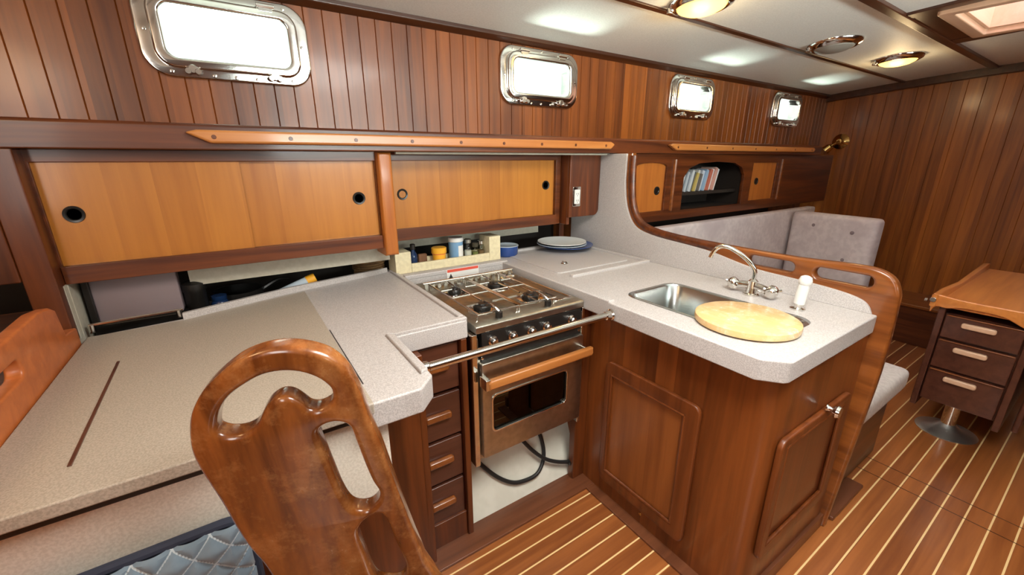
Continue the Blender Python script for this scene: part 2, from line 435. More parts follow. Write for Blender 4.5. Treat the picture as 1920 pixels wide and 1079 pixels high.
prism(tb, [(y, cz(y)-.055) for y in ys2]+[(y, cz(y)+.01) for y in ys2[::-1]], 'x', 4.60, 4.655)
struct('trim_6', tb, m_dtrim, .006)
for i, (xa, xb) in enumerate(((2.62, 2.69), (3.35, 3.47))):
    t_ = B(); yy = [.79-k*.12 for k in range(10)]
    prism(t_, [(y, cz(y)-.012) for y in yy]+[(y, cz(y)+.01) for y in yy[::-1]], 'x', xa, xb)
    struct('trim_%d' % (7+i), t_, m_dtrim, .003)
struct('trim_9', prism(B(), [(.66, cz(.66)-.010), (.79, cz(.79)-.010), (.79, cz(.79)+.01), (.66, cz(.66)+.01)], 'x', 2.68, 3.36), m_dtrim, .002)
# deck hatch
hz = cz(.6)
win = sempty('window_5', (3.01, .36, hz))
M0 = Matrix.Translation((0, 0, 0))
obj('hatch_frame', plate(rrect(2.685, 3.335, .03, .695, .015), [rrect(2.735, 3.285, .08, .645, .01)], hz-.03, hz+.012, .005), m_hframe, win)
hl = B()
for a in ((2.735, 2.75, .08, .645), (3.27, 3.285, .08, .645), (2.75, 3.27, .08, .095), (2.75, 3.27, .63, .645)): box(hl, *a, hz-.005, hz+.13)
obj('hatch_lining', hl, m_hframe, win, .002)
obj('pane', bx(2.735, 3.285, .08, .645, hz+.13, hz+.142), m_hglass, win)
hh = B(); tube(hh, [(2.9, .30, hz+.12), (2.9, .30, hz+.085), (3.0, .30, hz+.085), (3.0, .30, hz+.12)], .009, 8, sub=3)
obj('hatch_handle', hh, m_black, win)

# ------------------------------------------------------------------ ports
def port(i, px):
    w_ = sempty('window_%d' % i, (px, 1.80, PZ))
    y0, y1 = 1.762, 1.80
    obj('frame', plate(rrect(px-.238, px+.238, PZ-.128, PZ+.128, .072, 8), [rrect(px-.192, px+.192, PZ-.09, PZ+.09, .042, 8)], 1.785, 1.8, .006, 'y'), m_chrome, w_)
    sash = plate(rrect(px-.203, px+.203, PZ-.102, PZ+.102, .05, 8), [rrect(px-.172, px+.172, PZ-.074, PZ+.074, .03, 8)], 1.768, 1.79, .007, 'y')
    so = obj('sash', sash, m_chrome, w_)
    obj('pane', bx(px-.175, px+.175, 1.778, 1.782, PZ-.078, PZ+.078), m_glass, so)
    liner = plate(rrect(px-.199, px+.199, PZ-.094, PZ+.094, .05, 8), [rrect(px-.19, px+.19, PZ-.085, PZ+.085, .045, 8)], 1.79, 1.862, .001, 'y')
    obj('liner', liner, m_chrome, w_)
    for dx in (-.115, .115):
        k = B(); cyl(k, (px+dx, 1.79, PZ-.104), (0, -1, 0), .013, .03, 16)
        for s in (-1, 1): cyl(k, (px+dx+s*.013, 1.772, PZ-.112), (0, -1, 0), .009, .02, 12)
        obj('knob', k, m_chrome, w_)
        h = B(); box(h, px+dx-.02, px+dx+.02, 1.765, 1.79, PZ+.092, PZ+.112); cyl(h, (px+dx-.026, 1.766, PZ+.108), (1, 0, 0), .007, .052, 10)
        obj('hinge', h, m_chrome, w_, .003)
    b_ = B()
    for (dx, dz) in ((-.215, 0), (.215, 0), (-.17, -.112), (0, -.116), (.17, -.112), (-.17, .112), (0, .116), (.17, .112), (-.06, -.116), (.06, -.116)):
        lathe(b_, [(.006, 0), (.005, .003), (0, .004)], (px+dx, 1.785, PZ+dz), (0, -1, 0), 10)
    obj('screws', b_, m_chrome, w_)
for i, px in enumerate(PORTS): port(i+1, px)

# ------------------------------------------------------------------ long shelf under the ports, handrails
sh = thing('shelf', 'long varnished mahogany shelf running under the four ports', 'shelf', (1.6, 1.7, 1.435))
obj('shelf_board', bx(-.52, 4.2, 1.625, 1.80, 1.435, 1.452), m_wx, sh, .002)
obj('fiddle', prism(B(), [(1.600, 1.432), (1.625, 1.432), (1.625, 1.505), (1.607, 1.507), (1.600, 1.500)], 'x', -.52, 4.2), m_wx, sh, .004)
led = obj('light_strip', bx(.56, 1.74, 1.66, 1.675, 1.423, 1.435), m_board, sh, .002, label='pale strip under the shelf')
def hrail(x0, x1, n, label):
    t = thing('handrail', label, 'handrail', ((x0+x1)/2, 1.60, 1.47), 'teak handrails on the shelf front')
    zz = 1.468
    pr = [(x0, zz+.012), (x0+.03, zz+.020), (x1-.03, zz+.020), (x1, zz+.006), (x1-.03, zz-.018), (x0+.06, zz-.018)]
    obj('grip', prism(B(), pr, 'y', 1.572, 1.601), m_rail, t, .008, seg=3)
    for k in range(n):
        x = x0+.07+(x1-x0-.14)*k/(n-1)
        obj('plug', cyl(B(), (x, 1.574, zz), (0, -1, 0), .0065, .0035, 12), m_wy, t)
hrail(-.085, 1.69, 9, 'light teak handrail on the shelf front above the galley lockers')
hrail(2.14, 4.02, 7, 'light teak handrail on the shelf front above the dinette lockers')

# ------------------------------------------------------------------ galley lockers
def ring_pull(x, y, z, mat=m_black, r=.024):
    b = B(); lathe(b, [(r*.62, .0), (r*.72, .003), (r*.95, .004), (r, .001), (r, -.004), (r*.6, -.004)], (x, y, z), (0, -1, 0), 24)
    lathe(b, [(r*.66, -.0005), (0, -.0005)], (x, y, z), (0, -1, 0), 24); return b
def locker(name, label, x0, x1, y, split, pulls, zb=1.06, post=0):
    t = thing(name, label, 'cabinet', ((x0+x1)/2, y+.1, zb), 'sliding door lockers over the worktop')
    fr = B()
    box(fr, x0, x1, y-.012, y+.03, zb, 1.112)            # bottom rail
    box(fr, x0, x1, y-.005, y+.03, 1.398, 1.433)         # top rail
    box(fr, x0-.05 if post == 0 else x0, x0+.004, y-.005, y+.03, zb, 1.433)
    box(fr, x1-.004, x1+(.028 if post else 0), y-.005, y+.03, zb, 1.433)
    obj('frame', fr, m_wx, t, .004)
    obj('carcass', box(box(box(B(), x0, x1, y+.03, y+.3, zb, zb+.012), x0, x1, y+.03, y+.3, 1.42, 1.433), x0, x1, y+.29, y+.3, zb, 1.43), m_wx, t)
    for k, (a, b_, dy) in enumerate(((x0, split+.008, .004), (split, x1, .015))):
        d = obj('door', bx(a, b_, y+dy, y+dy+.009, 1.108, 1.402), m_door, t, .001)
        px_, pz_ = pulls[k]
        obj('finger_pull', ring_pull(px_, y+dy, pz_), m_black, d)
    return t
locker('locker', 'left galley locker with two honey teak sliding doors and finger rings', -.44, .480, 1.67, .03, ((-.382, 1.256), (.409, 1.260)))
locker('locker', 'right galley locker with two honey teak sliding doors above the spice box', .536, 1.47, 1.78, 1.08, ((.617, 1.259), (1.412, 1.270)), post=1)
t = thing('post', 'rounded teak post standing between the two galley lockers', 'post', (.505, 1.66, 1.03))
obj('upright', plate([(.480, 1.03), (.534, 1.03), (.534, 1.43), (.480, 1.43)], [], 1.632, 1.80, .012, 'y'), m_doord, t)
# small dark panel with socket
t = thing('locker_end_board', 'small dark mahogany locker side with rounded lower corner beside the grey wall', 'panel', (1.62, 1.72, 1.1))
obj('panel', plate([(1.50, 1.433), (1.50, 1.10)]+[(1.685+.035*math.sin(a), 1.135-.035*math.cos(a)) for a in [i*PI/12 for i in range(7)]]+[(1.72, 1.433)], [], 1.70, 1.718, .004, 'y'), m_wz, t)
obj('side', bx(1.50, 1.52, 1.718, 1.8, 1.06, 1.433), m_wz, t, .002)
obj('leg', bx(1.635, 1.672, 1.935, 1.965, .815, 1.06), m_wz, t, .002)
t = thing('socket', 'white electrical socket in a steel plate on the dark locker side', 'socket', (1.548, 1.7, 1.21))
obj('cover_plate', plate(rrect(1.520, 1.576, 1.157, 1.262, .006), [], 1.694, 1.70, .002, 'y'), m_chrome, t)
so = obj('insert', plate(rrect(1.531, 1.566, 1.172, 1.247, .003), [], 1.690, 1.695, .001, 'y'), m_white, t)
sl = B()
for z in (1.191, 1.226):
    for dx in (-.006, .006): box(sl, 1.5485+dx-.0012, 1.5485+dx+.0012, 1.6892, 1.6905, z-.006, z+.004)
    cyl(sl, (1.5485, 1.6905, z-.011), (0, -1, 0), .0025, .001, 10)
obj('slots', sl, m_ink, so)
# boards behind the counter under the lockers
struct('trim_10', bx(-.17, .53, 1.76, 1.775, .985, 1.062), m_board, .001)
struct('trim_11', bx(.60, 1.50, 1.97, 1.985, .985, 1.062), m_board, .001)
struct('trim_12', box(bx(-.452, -.438, 1.665, 1.80, .86, 1.06), -.452, -.440, 1.64, 1.665, .9, 1.06), m_board, .001)
struct('trim_13', bx(-.505, -.442, 1.605, 1.70, .90, 1.433), m_wz, .004)          # corner post at the left bulkhead
struct('trim_14', bx(-.62, -.505, 1.60, 1.68, 1.09, 1.433), m_wz, .004)
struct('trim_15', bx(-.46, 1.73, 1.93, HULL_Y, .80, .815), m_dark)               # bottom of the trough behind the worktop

# ------------------------------------------------------------------ worktop
WZ = .90
top_poly = [(-.43, .81), (.290, .81), (.336, .858), (.336, 1.13), (.576, 1.13), (.576, 1.72), (1.085, 1.72), (1.085, 1.0),
            (1.078, .458), (1.086, .446), (1.122, .402), (1.136, .396), (1.733, .396), (1.733, 1.93), (.56, 1.93), (.50, 1.875), (.12, 1.79), (-.2, 1.67), (-.43, 1.64)]
wt = thing('worktop', 'grey speckled laminate worktop wrapping around stove and sink', 'worktop', (.6, 1.2, WZ-.065))
# warm, dimmer light put into a tan colour: a separate slab joined at the thin seam
slab = obj('slab', prism(B(), top_poly, 'z', WZ-.065, WZ), m_lam, wt, .006, seg=3)
SX0, SX1, SY0, SY1 = 1.205, 1.492, .495, 1.018
slab.location = (0, 0, 0)
L = org[wt.name]
c1_ = prism(B(), rrect(SX0-L.x, SX1-L.x, SY0-L.y, SY1-L.y, .055), 'z', -.3, .3)
bpy.context.view_layer.update()
c1_.transform(Matrix.Translation(L)); c2_ = bx(-.50, .16, .70, .885, WZ-.2, WZ-.026)
cut(slab, [c1_, c2_])
# raised edges
rim = B()
for a in ((1.085, 1.118, .99, 1.75), (.576, 1.118, 1.718, 1.75), (1.20, 1.722, 1.315, 1.34), (1.70, 1.722, 1.34, 1.93), (1.13, 1.722, 1.90, 1.93)):
    box(rim, *a, WZ-.01, WZ+(.006 if a[1] == 1.118 and a[0] > 1 else .012))
obj('raised_rim', rim, m_lam, wt, .006, seg=3)
rim = B()
prism(rim, [(.312, .87), (.334, .880), (.334, 1.128), (.312, 1.15)], 'z', WZ-.004, WZ+.009)
prism(rim, [(.312, 1.15), (.334, 1.132), (.576, 1.132), (.576, 1.155)], 'z', WZ-.004, WZ+.009)
prism(rim, [(.556, 1.155), (.576, 1.155), (.576, 1.88), (.556, 1.88)], 'z', WZ-.004, WZ+.009)
obj('raised_rim', rim, m_lam, wt, .004, seg=3)
rim = prism(B(), [(-.2, 1.652), (.12, 1.772), (.50, 1.858), (.55, 1.88), (.50, 1.875), (.12, 1.79), (-.2, 1.67)], 'z', WZ-.004, WZ+.022)
obj('raised_rim', rim, m_lam, wt, .002)
obj('aft_tan_slab', prism(B(), [(-.431, .8085), (.181, .8085), (.181, 1.29), (.181, 1.77), (.12, 1.758), (-.2, 1.648), (-.428, 1.638)], 'z', WZ-.0262, WZ+.0012), m_lamw, wt, .004, label='tan section of the worktop, warm light in its colour')
obj('cooler_lid', plate(rrect(1.19, 1.66, 1.40, 1.84, .02), [], WZ-.002, WZ+.005, .002), m_lam, wt)
rp = B(); lathe(rp, [(.016, 0), (.018, .002), (.015, .004), (0, .004)], (1.325, 1.52, WZ+.005), (0, 0, 1), 20)
tube(rp, [(1.325+.011*math.cos(a), 1.52+.011*math.sin(a), WZ+.012+.004*math.sin(a)) for a in [i*PI/5 for i in range(10)]], .0022, 8, True, 2)
obj('lid_pull', rp, m_chrome, wt)
g = B(); d = Vector((-.308+.317, .905-1.373, 0)); 
prism(g, [(-.3200, 1.373), (-.3140, 1.373), (-.3050, .905), (-.3110, .905)], 'z', WZ, WZ+.0035)
obj('inlay_strip', g, m_tabd, wt, .001)
obj('seam', bx(.1815, .1835, .905, 1.29, WZ-.001, WZ+.0019), m_ink, wt)

# ------------------------------------------------------------------ sink, board, faucet, pump
t = thing('sink', 'stainless steel sink basin set in the grey worktop beside the partition', 'sink', ((SX0+SX1)/2, (SY0+SY1)/2, .74))
pts = []
bm = B(); prev = None
for (ins, z) in ((-.010, WZ+.002), (.004, WZ+.003), (.008, WZ-.004), (.016, .79), (.026, .755), (.055, .742)):
    r = max(.055-ins*.3, .03); ring = [bm.verts.new((a, b, z)) for a, b in rrect(SX0+ins, SX1-ins, SY0+ins, SY1-ins, r)]
    if prev: 
        for i in range(len(ring)): bm.faces.new((prev[i], prev[(i+1) % len(ring)], ring[(i+1) % len(ring)], ring[i]))
    prev = ring
bm.faces.new(prev)
o = obj('basin', bm, m_sink, t); o.modifiers.new('thick', 'SOLIDIFY').thickness = .0015
dr = B(); lathe(dr, [(.034, .001), (.036, .004), (.03, .005), (.024, .002), (0, .001)], (1.35, .90, .742), (0, 0, 1)); obj('drain', dr, m_chrome, t)
t = tag(obj('cutting_board', lathe(B(), [(.142, 0), (.149, .003), (.1505, .012), (.149, .021), (.143, .024), (0, .024)], (1.29, .603, WZ+.0032), (0, 0, 1), 64), m_butcher),
        'round pale wooden cutting board lying across the sink', 'cutting board')
t = thing('faucet', 'chrome mixer faucet with gooseneck spout behind the sink', 'faucet', (1.605, .748, WZ))
b = B(); lathe(b, [(.030, 0), (.030, .006), (.022, .010), (.019, .03), (.017, .055), (.010, .062), (0, .063)], (1.605, .748, WZ)); 
tube(b, [(1.605, .815, WZ+.026), (1.605, .78, WZ+.034), (1.605, .748, WZ+.036), (1.605, .716, WZ+.034), (1.605, .682, WZ+.026)], .015, 12)
obj('body', b, m_chrome, t)
obj('spout', tube(B(), [(1.605, .748, WZ+.055), (1.600, .749, WZ+.10), (1.583, .778, WZ+.140), (1.560, .822, WZ+.172), (1.545, .852, WZ+.180), (1.532, .874, WZ+.165), (1.525, .886, WZ+.132)], .0085, 12), m_chrome, t)
for s in (-1, 1):
    b = B(); y = .748+s*.066
    lathe(b, [(.014, -.010), (.021, -.004), (.023, .012), (.018, .028), (.010, .034), (0, .035)], (1.605, y, WZ+.022), (-.3, s*.5, .8), 18)
    for k in range(4):
        a = k*PI/2+.4; lathe(b, [(.006, 0), (.006, .01), (0, .012)], (1.605+.02*math.cos(a), y+s*.006+.02*math.sin(a), WZ+.036), (math.cos(a), math.sin(a), .3), 10)
    obj('tap_handle', b, m_chrome, t)
t = thing('hand_pump', 'white plastic hand pump standing on the worktop behind the cutting board', 'pump', (1.575, .574, WZ))
b = B(); lathe(b, [(.024, 0), (.024, .005), (.012, .008), (.012, .018)], (1.575, .574, WZ)); obj('base', b, m_chrome, t)
b = B(); lathe(b, [(.010, .015), (.017, .022), (.0185, .06), (.017, .095), (0, .096)], (1.575, .574, WZ), (.02, -.06, 1))
lathe(b, [(.015, .088), (.0195, .094), (.0205, .106), (.017, .117), (.008, .122), (0, .123)], (1.575, .574, WZ), (.02, -.06, 1)); obj('body', b, m_white, t)

# ------------------------------------------------------------------ partition between galley and dinette
PX0, PX1 = 1.735, 1.775
outl = [(2.12, 1.432), (1.50, 1.432), (1.495, 1.30), (1.475, 1.18), (1.44, 1.115), (1.38, 1.078), (1.29, 1.062), (1.11, 1.050), (.89, 1.045), (.66, 1.045), (.50, 1.053), (.43, 1.050), (.385, 1.030), (.362, .99), (.355, .93), (.352, .70), (.368, .35), (.385, .0), (2.12, 0)]
outl = outl[:2]+smooth(outl[1:18], 4, False)[1:]+[(2.12, 0)]
slots = [rrect(.672, .845, .983, 1.024, .020), rrect(.430, .605, .981, 1.023, .020)]
t = thing('partition', 'curved teak partition with two handhold slots between sink and dinette', 'partition', (1.755, 1.2, 0))
obj('panel', plate(outl, slots, PX0, PX1, .010, 'x'), m_part, t)
lam = [(.412, WZ), (.428, .928), (.462, .946), (.54, .958), (.66, .965), (.80, .972), (.90, .988), (1.0, 1.008), (1.12, 1.02), (1.29, 1.032), (1.40, 1.052), (1.455, 1.085), (1.495, 1.15), (1.515, 1.22), (1.525, 1.30), (1.525, 1.43), (1.93, 1.43), (1.93, WZ)]
obj('splash_panel', plate(smooth(lam[:15], 3, False)+lam[15:], [], 1.724, 1.736, .002, 'x'), m_lam, t, label='grey laminate splash panel')
capp = [(1.484, 1.432)]+[(1.482, 1.32), (1.466, 1.20), (1.425, 1.118), (1.36, 1.078), (1.26, 1.058), (1.10, 1.046), (.97, 1.040)]
cb = B(); pts = smooth(capp, 5, False)
obj('edge_moulding', tube(cb, [(1.745, a+.012, b-.012) for a, b in pts], .019, 12, sub=1), m_wx, t)

# ------------------------------------------------------------------ sink cabinet
FY = .405
t = thing('sink_cabinet', 'mahogany cabinet under the sink with rounded corner and two panelled doors', 'cabinet', (1.43, .9, 0))
arc = [(1.20-.06*math.cos(a), FY+.06-.06*math.sin(a)) for a in [i*PI/16 for i in range(9)]]
poly = arc+[(1.732, FY), (1.732, 1.86), (1.14, 1.86)]
body = obj('body', prism(B(), poly, 'z', 0, WZ-.065), m_cab, t)
Lc = org[t.name]
cc = bx(1.16, 1.55, .45, 1.1, .70, .9); bpy.context.view_layer.update(); cut(body, [cc])
def panel_door(parent, axis, face, a0, a1, z0, z1, mat, matp, fw=(.045, .05, .05, .045), th=.018, r=.03, out=-1):
    """frame with rounded upper corner, raised inner bead and a recessed panel; fw = left, right, top, bottom widths"""
    c0, c1 = (face-th, face) if out < 0 else (face, face+th)
    ol = rrect(a0, a1, z0, z1, r); hole = [(a0+fw[0], z0+fw[3]), (a1-fw[1], z0+fw[3]), (a1-fw[1], z1-fw[2]), (a0+fw[0], z1-fw[2])]
    d = obj('door', plate(ol, [hole], c0, c1, .006, axis), mat, parent)
    pc = (face-th*.45, face) if out < 0 else (face, face+th*.45)
    ra = (a0+fw[0]-.004, a1-fw[1]+.004); rz = (z0+fw[3]-.004, z1-fw[2]+.004)
    if axis == 'x': pb = bx(pc[0], pc[1], ra[0], ra[1], rz[0], rz[1])
    else: pb = bx(ra[0], ra[1], pc[0], pc[1], rz[0], rz[1])
    obj('panel', pb, matp, d)
    bead = B(); q = c0 if out < 0 else c1
    for (u0, v0, u1, v1) in ((*hole[0], *hole[1]), (*hole[1], *hole[2]), (*hole[2], *hole[3]), (*hole[3], *hole[0])):
        pa, pb_ = ((q+.004, u0, v0), (q+.004, u1, v1)) if axis == 'x' else ((u0, q+.004, v0), (u1, q+.004, v1))
        tube(bead, [pa, pb_], .006, 8, sub=1)
    obj('bead', bead, mat, d)
    return d
m_frame = wood('door_frame_mahogany', (.22, .058, .012), (.09, .021, .004), 'Z')
m_pan = wood('door_panel_mahogany', (.34, .105, .022), (.13, .032, .007), 'Z', (1, .06, 10))
panel_door(t, 'x', 1.14, .612, 1.02, .085, .645, m_frame, m_pan, (.052, .032, .055, .055))
d = panel_door(t, 'y', FY, 1.168, 1.655, .20, .642, m_frame, m_cabf, (.035, .060, .03, .05))
kn = B(); lathe(kn, [(.012, 0), (.008, .006), (.008, .016), (.018, .020), (.021, .028), (.018, .036), (0, .038)], (1.443, FY-.016, .655), (0, -1, 0)); obj('knob', kn, m_chrome, d)
bt = B(); cyl(bt, (1.155, .80, .055), (-1, 0, 0), .006, .018, 12); obj('button_catch', bt, m_brass, t)
obj('kick_board', bx(1.15, 1.74, FY-.012, FY+.01, 0, .06), m_floorb, t, .003)

# ------------------------------------------------------------------ drawer cabinet left of the stove
t = thing('drawer_cabinet', 'dark mahogany cabinet with a narrow stack of drawers left of the stove', 'cabinet', (.1, 1.4, 0))
obj('body', bx(-.43, .385, 1.095, 1.62, 0, WZ-.065), m_wz, t, .006)
obj('drawer_back', bx(.40, .548, 1.385, 1.40, .1, .83), m_dark, t)
cs = B(); box(cs, .375, .40, 1.095, 1.62, 0, WZ-.065); box(cs, .548, .57, 1.13, 1.62, 0, WZ-.065); box(cs, .40, .548, 1.14, 1.62, 0, .12); box(cs, .40, .548, 1.4, 1.62, .12, WZ-.065)
obj('side', cs, m_wz, t, .003)
for k in range(4):
    z1 = .825-.183*k
    d = obj('drawer', bx(.402, .546, 1.15, 1.39, z1-.170, z1), m_tabd, t, .004)  # the dark wood here carries the shade of the recess
    obj('drawer_pull', plate(rrect(.410, .505, z1-.088, z1-.062, .008), [], 1.130, 1.152, .007, 'y'), m_part, d)
# laminate box front under the left worktop
t = tag(obj('apron_panel', plate([(-.43, .60), (.185, .58), (.205, .59), (.215, .61), (.215, .832), (.155, .832), (.155, .850), (-.43, .850)], [], .845, .87, .005, 'y'), m_lamc), 'cream laminate panel hanging under the front of the left worktop', 'panel')
obj('seal_strip', bx(-.43, .157, .832, .88, .850, .8735), m_rubber, t, .003); obj('metal_edge', bx(-.38, .157, .826, .832, .866, .871), m_steel, t)
# quilted cushion
t = thing('cushion', 'blue quilted backrest cushion with navy piping behind the wooden chair', 'cushion', (-.25, .79, .36))
qx0, qx1, qz0, qz1 = -.52, -.082, .36, .745
def qf(u, v):
    x = qx0+(qx1-qx0)*u; z = qz0+(qz1-qz0)*v; e = min(u*(qx1-qx0), (1-u)*(qx1-qx0), v*(qz1-qz0), (1-v)*(qz1-qz0))
    q = .055
    a, b_ = (x+z)/q, (x-z)/q
    h = min(abs(math.sin(PI*a)), abs(math.sin(PI*b_)))**.5
    puff = .006+.013*h
    return Vector((x, .815-puff-.02*min(1, e/.03)**.5, z))
b = B(); sheet(b, qf, 110, 96)
bk = B(); box(bk, qx0, qx1, .812, .818, qz0, qz1); join(b, bk)
obj('pad', b, m_quilt, t)
obj('piping', tube(B(), [(x, .812, z) for x, z in rrect(qx0, qx1, qz0, qz1, .035)], .010, 10, True, 1), m_piping, t)
# chair
CH = Vector((.031, .64, 1.073)); u_ = Vector((.940, -.342, 0)); up_ = Vector((-.048, -.131, .990)); n_ = u_.cross(up_)
MC = Matrix(((u_.x, up_.x, n_.x, CH.x), (u_.y, up_.y, n_.y, CH.y), (u_.z, up_.z, n_.z, CH.z), (0, 0, 0, 1)))
oc = [(-.075, -.60), (-.098, -.48), (-.106, -.424), (-.114, -.368), (-.126, -.319), (-.135, -.262), (-.14, -.21), (-.146, -.167), (-.152, -.125), (-.154, -.091), (-.15, -.06), (-.141, -.027), (-.127, 0), (-.108, .025), (-.084, .047), (-.059, .065), (-.034, .075), (-.01, .079), (.014, .077), (.042, .067), (.062, .053), (.078, .03), (.087, .004), (.094, -.028), (.102, -.081), (.112, -.128), (.124, -.206), (.137, -.287), (.152, -.375), (.167, -.459), (.185, -.60)]
h1 = [(-.112, -.046), (-.101, -.017), (-.082, .007), (-.056, .025), (-.033, .036), (-.008, .039), (.015, .034), (.035, .022), (.047, .008), (.053, -.006), (.050, -.026), (.032, -.038), (.018, -.036), (.009, -.024), (0, -.013), (-.010, -.007), (-.022, -.007), (-.036, -.016), (-.047, -.031), (-.06, -.053), (-.079, -.065), (-.097, -.066), (-.111, -.059)]
h2 = [(.021, -.09), (.025, -.076), (.038, -.068), (.055, -.068), (.069, -.08), (.075, -.115), (.082, -.164), (.09, -.209), (.099, -.24), (.094, -.263), (.077, -.279), (.059, -.277), (.046, -.261), (.037, -.224), (.031, -.178), (.025, -.13)]
h3 = [(.05, -.337), (.062, -.309), (.083, -.293), (.098, -.298), (.107, -.33), (.114, -.379), (.126, -.44), (.128, -.474), (.120, -.51), (.105, -.52), (.079, -.506), (.064, -.474), (.055, -.399)]
t = thing('chair', 'varnished wooden chair with cut-out arched back in the foreground', 'chair', (.05, .60, 0))
obj('backrest', plate(smooth(oc, 3), [smooth(h, 3) for h in (h1, h2, h3)], -.020, .016, .0095, M=MC, bseg=5), m_chair, t)
obj('seat', plate(rrect(-.03, .36, .30, .60, .05), [], .44, .475, .012), m_chair, t)
for x in (.0, .33):
    for y in (.33, .57): obj('leg', lathe(B(), [(.014, 0), (.020, .2), (.017, .42), (.015, .442)], (x, y, 0), (0, 0, 1), 16), m_chair, t)

# ------------------------------------------------------------------ left bulkhead: orange panel, cushion beyond
t = tag(obj('side_board', plate([(.2, .60), (1.60, .60), (1.60, .945), (1.515, .955), (1.50, 1.03), (1.47, 1.045), (1.395, 1.055), (1.2, 1.05), (.2, 1.05)], [rrect(1.04, 1.235, .962, 1.003, .018)], -.462, -.432, .006, 'x'), m_panelO),
        'orange teak side board with a handhold slot at the left end of the worktop', 'board')
t = tag(obj('cushion', softbox(-1.05, -.60, .95, 1.38, .95, 1.20, .05, .02), m_olive), 'dark olive cushion lying beyond the orange side board', 'cushion')
t = tag(obj('pillow', softbox(-.93, -.57, 1.45, 1.58, .945, 1.24, .05, .02, None), m_lamc), 'beige pillow half hidden beside the left corner post', 'pillow')
struct('trim_16', bx(-1.2, -.47, .9, 1.9, .90, .94), m_wx)

# ------------------------------------------------------------------ things in the trough behind the left worktop
t = thing('storage_bin', 'mauve plastic storage bin standing behind the left end of the worktop', 'bin', (-.31, 1.77, .87))
obj('bin_body', plate(rrect(-.415, -.20, .905, 1.055, .012), [], 1.735, 1.80, .005, 'y'), m_lav, t)
fr = B(); box(fr, -.43, -.19, 1.728, 1.80, .87, .905); box(fr, -.43, -.412, 1.725, 1.80, .90, 1.058); obj('bin_frame', fr, m_black, t, .003)
t = thing('towel_rail', 'slim chrome rail along the back edge of the left worktop', 'rail', (-.32, 1.665, .90))
obj('rod', tube(B(), [(-.425, 1.672, .925), (-.20, 1.69, .925)], .006, 10, sub=1), m_chrome, t)
for p_ in ((-.42, 1.672, .902), (-.21, 1.69, .902)): obj('bracket', lathe(B(), [(.009, 0), (.009, .025), (0, .026)], p_), m_chrome, t)
t = tag(obj('canister', lathe(B(), [(.032, 0), (.034, .004), (.033, .11), (.036, .115), (.036, .14), (.02, .15), (0, .15)], (-.165, 1.78, .85)), m_black), 'tall black canister standing right of the mauve bin', 'canister')
t = thing('saucepan', 'black saucepan lying in the trough behind the worktop', 'saucepan', (-.04, 1.86, .83))
obj('pan', lathe(B(), [(.0, 0), (.075, .0), (.082, .008), (.085, .085), (.081, .085), (.078, .01), (0, .006)], (-.04, 1.90, .83), (0, 0, 1)), m_black, t)
obj('handle', tube(B(), [(.04, 1.90, .90), (.10, 1.90, .93), (.14, 1.91, .925)], .009, 8), m_black, t)
t = tag(obj('black_jar', lathe(B(), [(.028, 0), (.03, .005), (.03, .05), (.022, .062), (.024, .066), (.024, .08), (0, .082)], (-.10, 1.79, .85)), m_navy), 'small glossy black jar beside the tall canister', 'jar')
t = thing('caulk_tube', 'white tube with yellow cap leaning behind the worktop', 'tube', (.16, 1.82, .90))
obj('tube_body', tube(B(), [(.085, 1.83, .885), (.200, 1.83, .926)], .018, 14, sub=1), m_plate, t)
obj('cap', tube(B(), [(.200, 1.83, .926), (.232, 1.83, .937)], .019, 14, sub=1), m_yel, t, label='yellow cap')
m_wick = wood('wicker', (.30, .17, .06), (.10, .05, .02), 'X', None, .7, 0)
t = thing('basket', 'small brown wicker basket at the right end of the trough', 'basket', (.49, 1.93, .83))
b = B(); cx_, cy_ = .485, 1.96
for k in range(11):
    z = .83+.012*k; r = .05+.0022*k
    tube(b, [(cx_+(r+.002*((-1)**(i+k)))*math.cos(2*PI*i/24), cy_+(r+.002*((-1)**(i+k)))*math.sin(2*PI*i/24), z) for i in range(24)], .0058, 6, True, 1)
lathe(b, [(.048, 0), (0, .002)], (cx_, cy_, .83)); obj('bowl', b, m_wick, t)
obj('handle', tube(B(), [(cx_-.07, cy_, .95), (cx_-.05, cy_, 1.0), (cx_, cy_, 1.02), (cx_+.05, cy_, 1.0), (cx_+.07, cy_, .95)], .005, 6), m_wick, t)

# ------------------------------------------------------------------ spice box and what stands in it
t = thing('spice_box', 'cream painted spice box on the worktop behind the stove', 'box', (.84, 1.85, WZ))
b = B(); box(b, .640, 1.058, 1.80, 1.815, WZ, .942); box(b, .640, 1.058, 1.89, 1.905, WZ, .946); box(b, .640, 1.058, 1.815, 1.89, WZ, .912)
box(b, .565, .640, 1.80, 1.905, WZ, 1.0); box(b, 1.058, 1.125, 1.80, 1.905, WZ, 1.026)
obj('box_body', b, m_cream, t, .003)
G = 'jars and bottles in the spice box'
t = thing('bottle', 'slim navy bottle with black cap leftmost in the spice box', 'bottle', (.668, 1.85, .912), G)
obj('bottle_body', lathe(B(), [(.017, 0), (.019, .004), (.019, .062), (.009, .08), (.009, .088)], (.668, 1.85, .912)), m_navy, t)
obj('cap', cyl(B(), (.668, 1.85, .998), (0, 0, 1), .012, .026, 16), m_black, t)
t = tag(obj('spice_packet', plate(rrect(.692, .735, .912, .972, .006), [], 1.84, 1.862, .006, 'y'), wood('brown_card', (.20, .09, .04), (.12, .05, .02), 'Z', None, .7, 0)), 'small brown packet between the navy bottle and the yellow tub', 'packet', G)
t = thing('tub', 'yellow mustard tub in the middle of the spice box', 'tub', (.80, 1.85, .912), G)
obj('tub_body', lathe(B(), [(.028, 0), (.032, .004), (.033, .05), (.033, .052)], (.80, 1.85, .912)), m_yel, t)
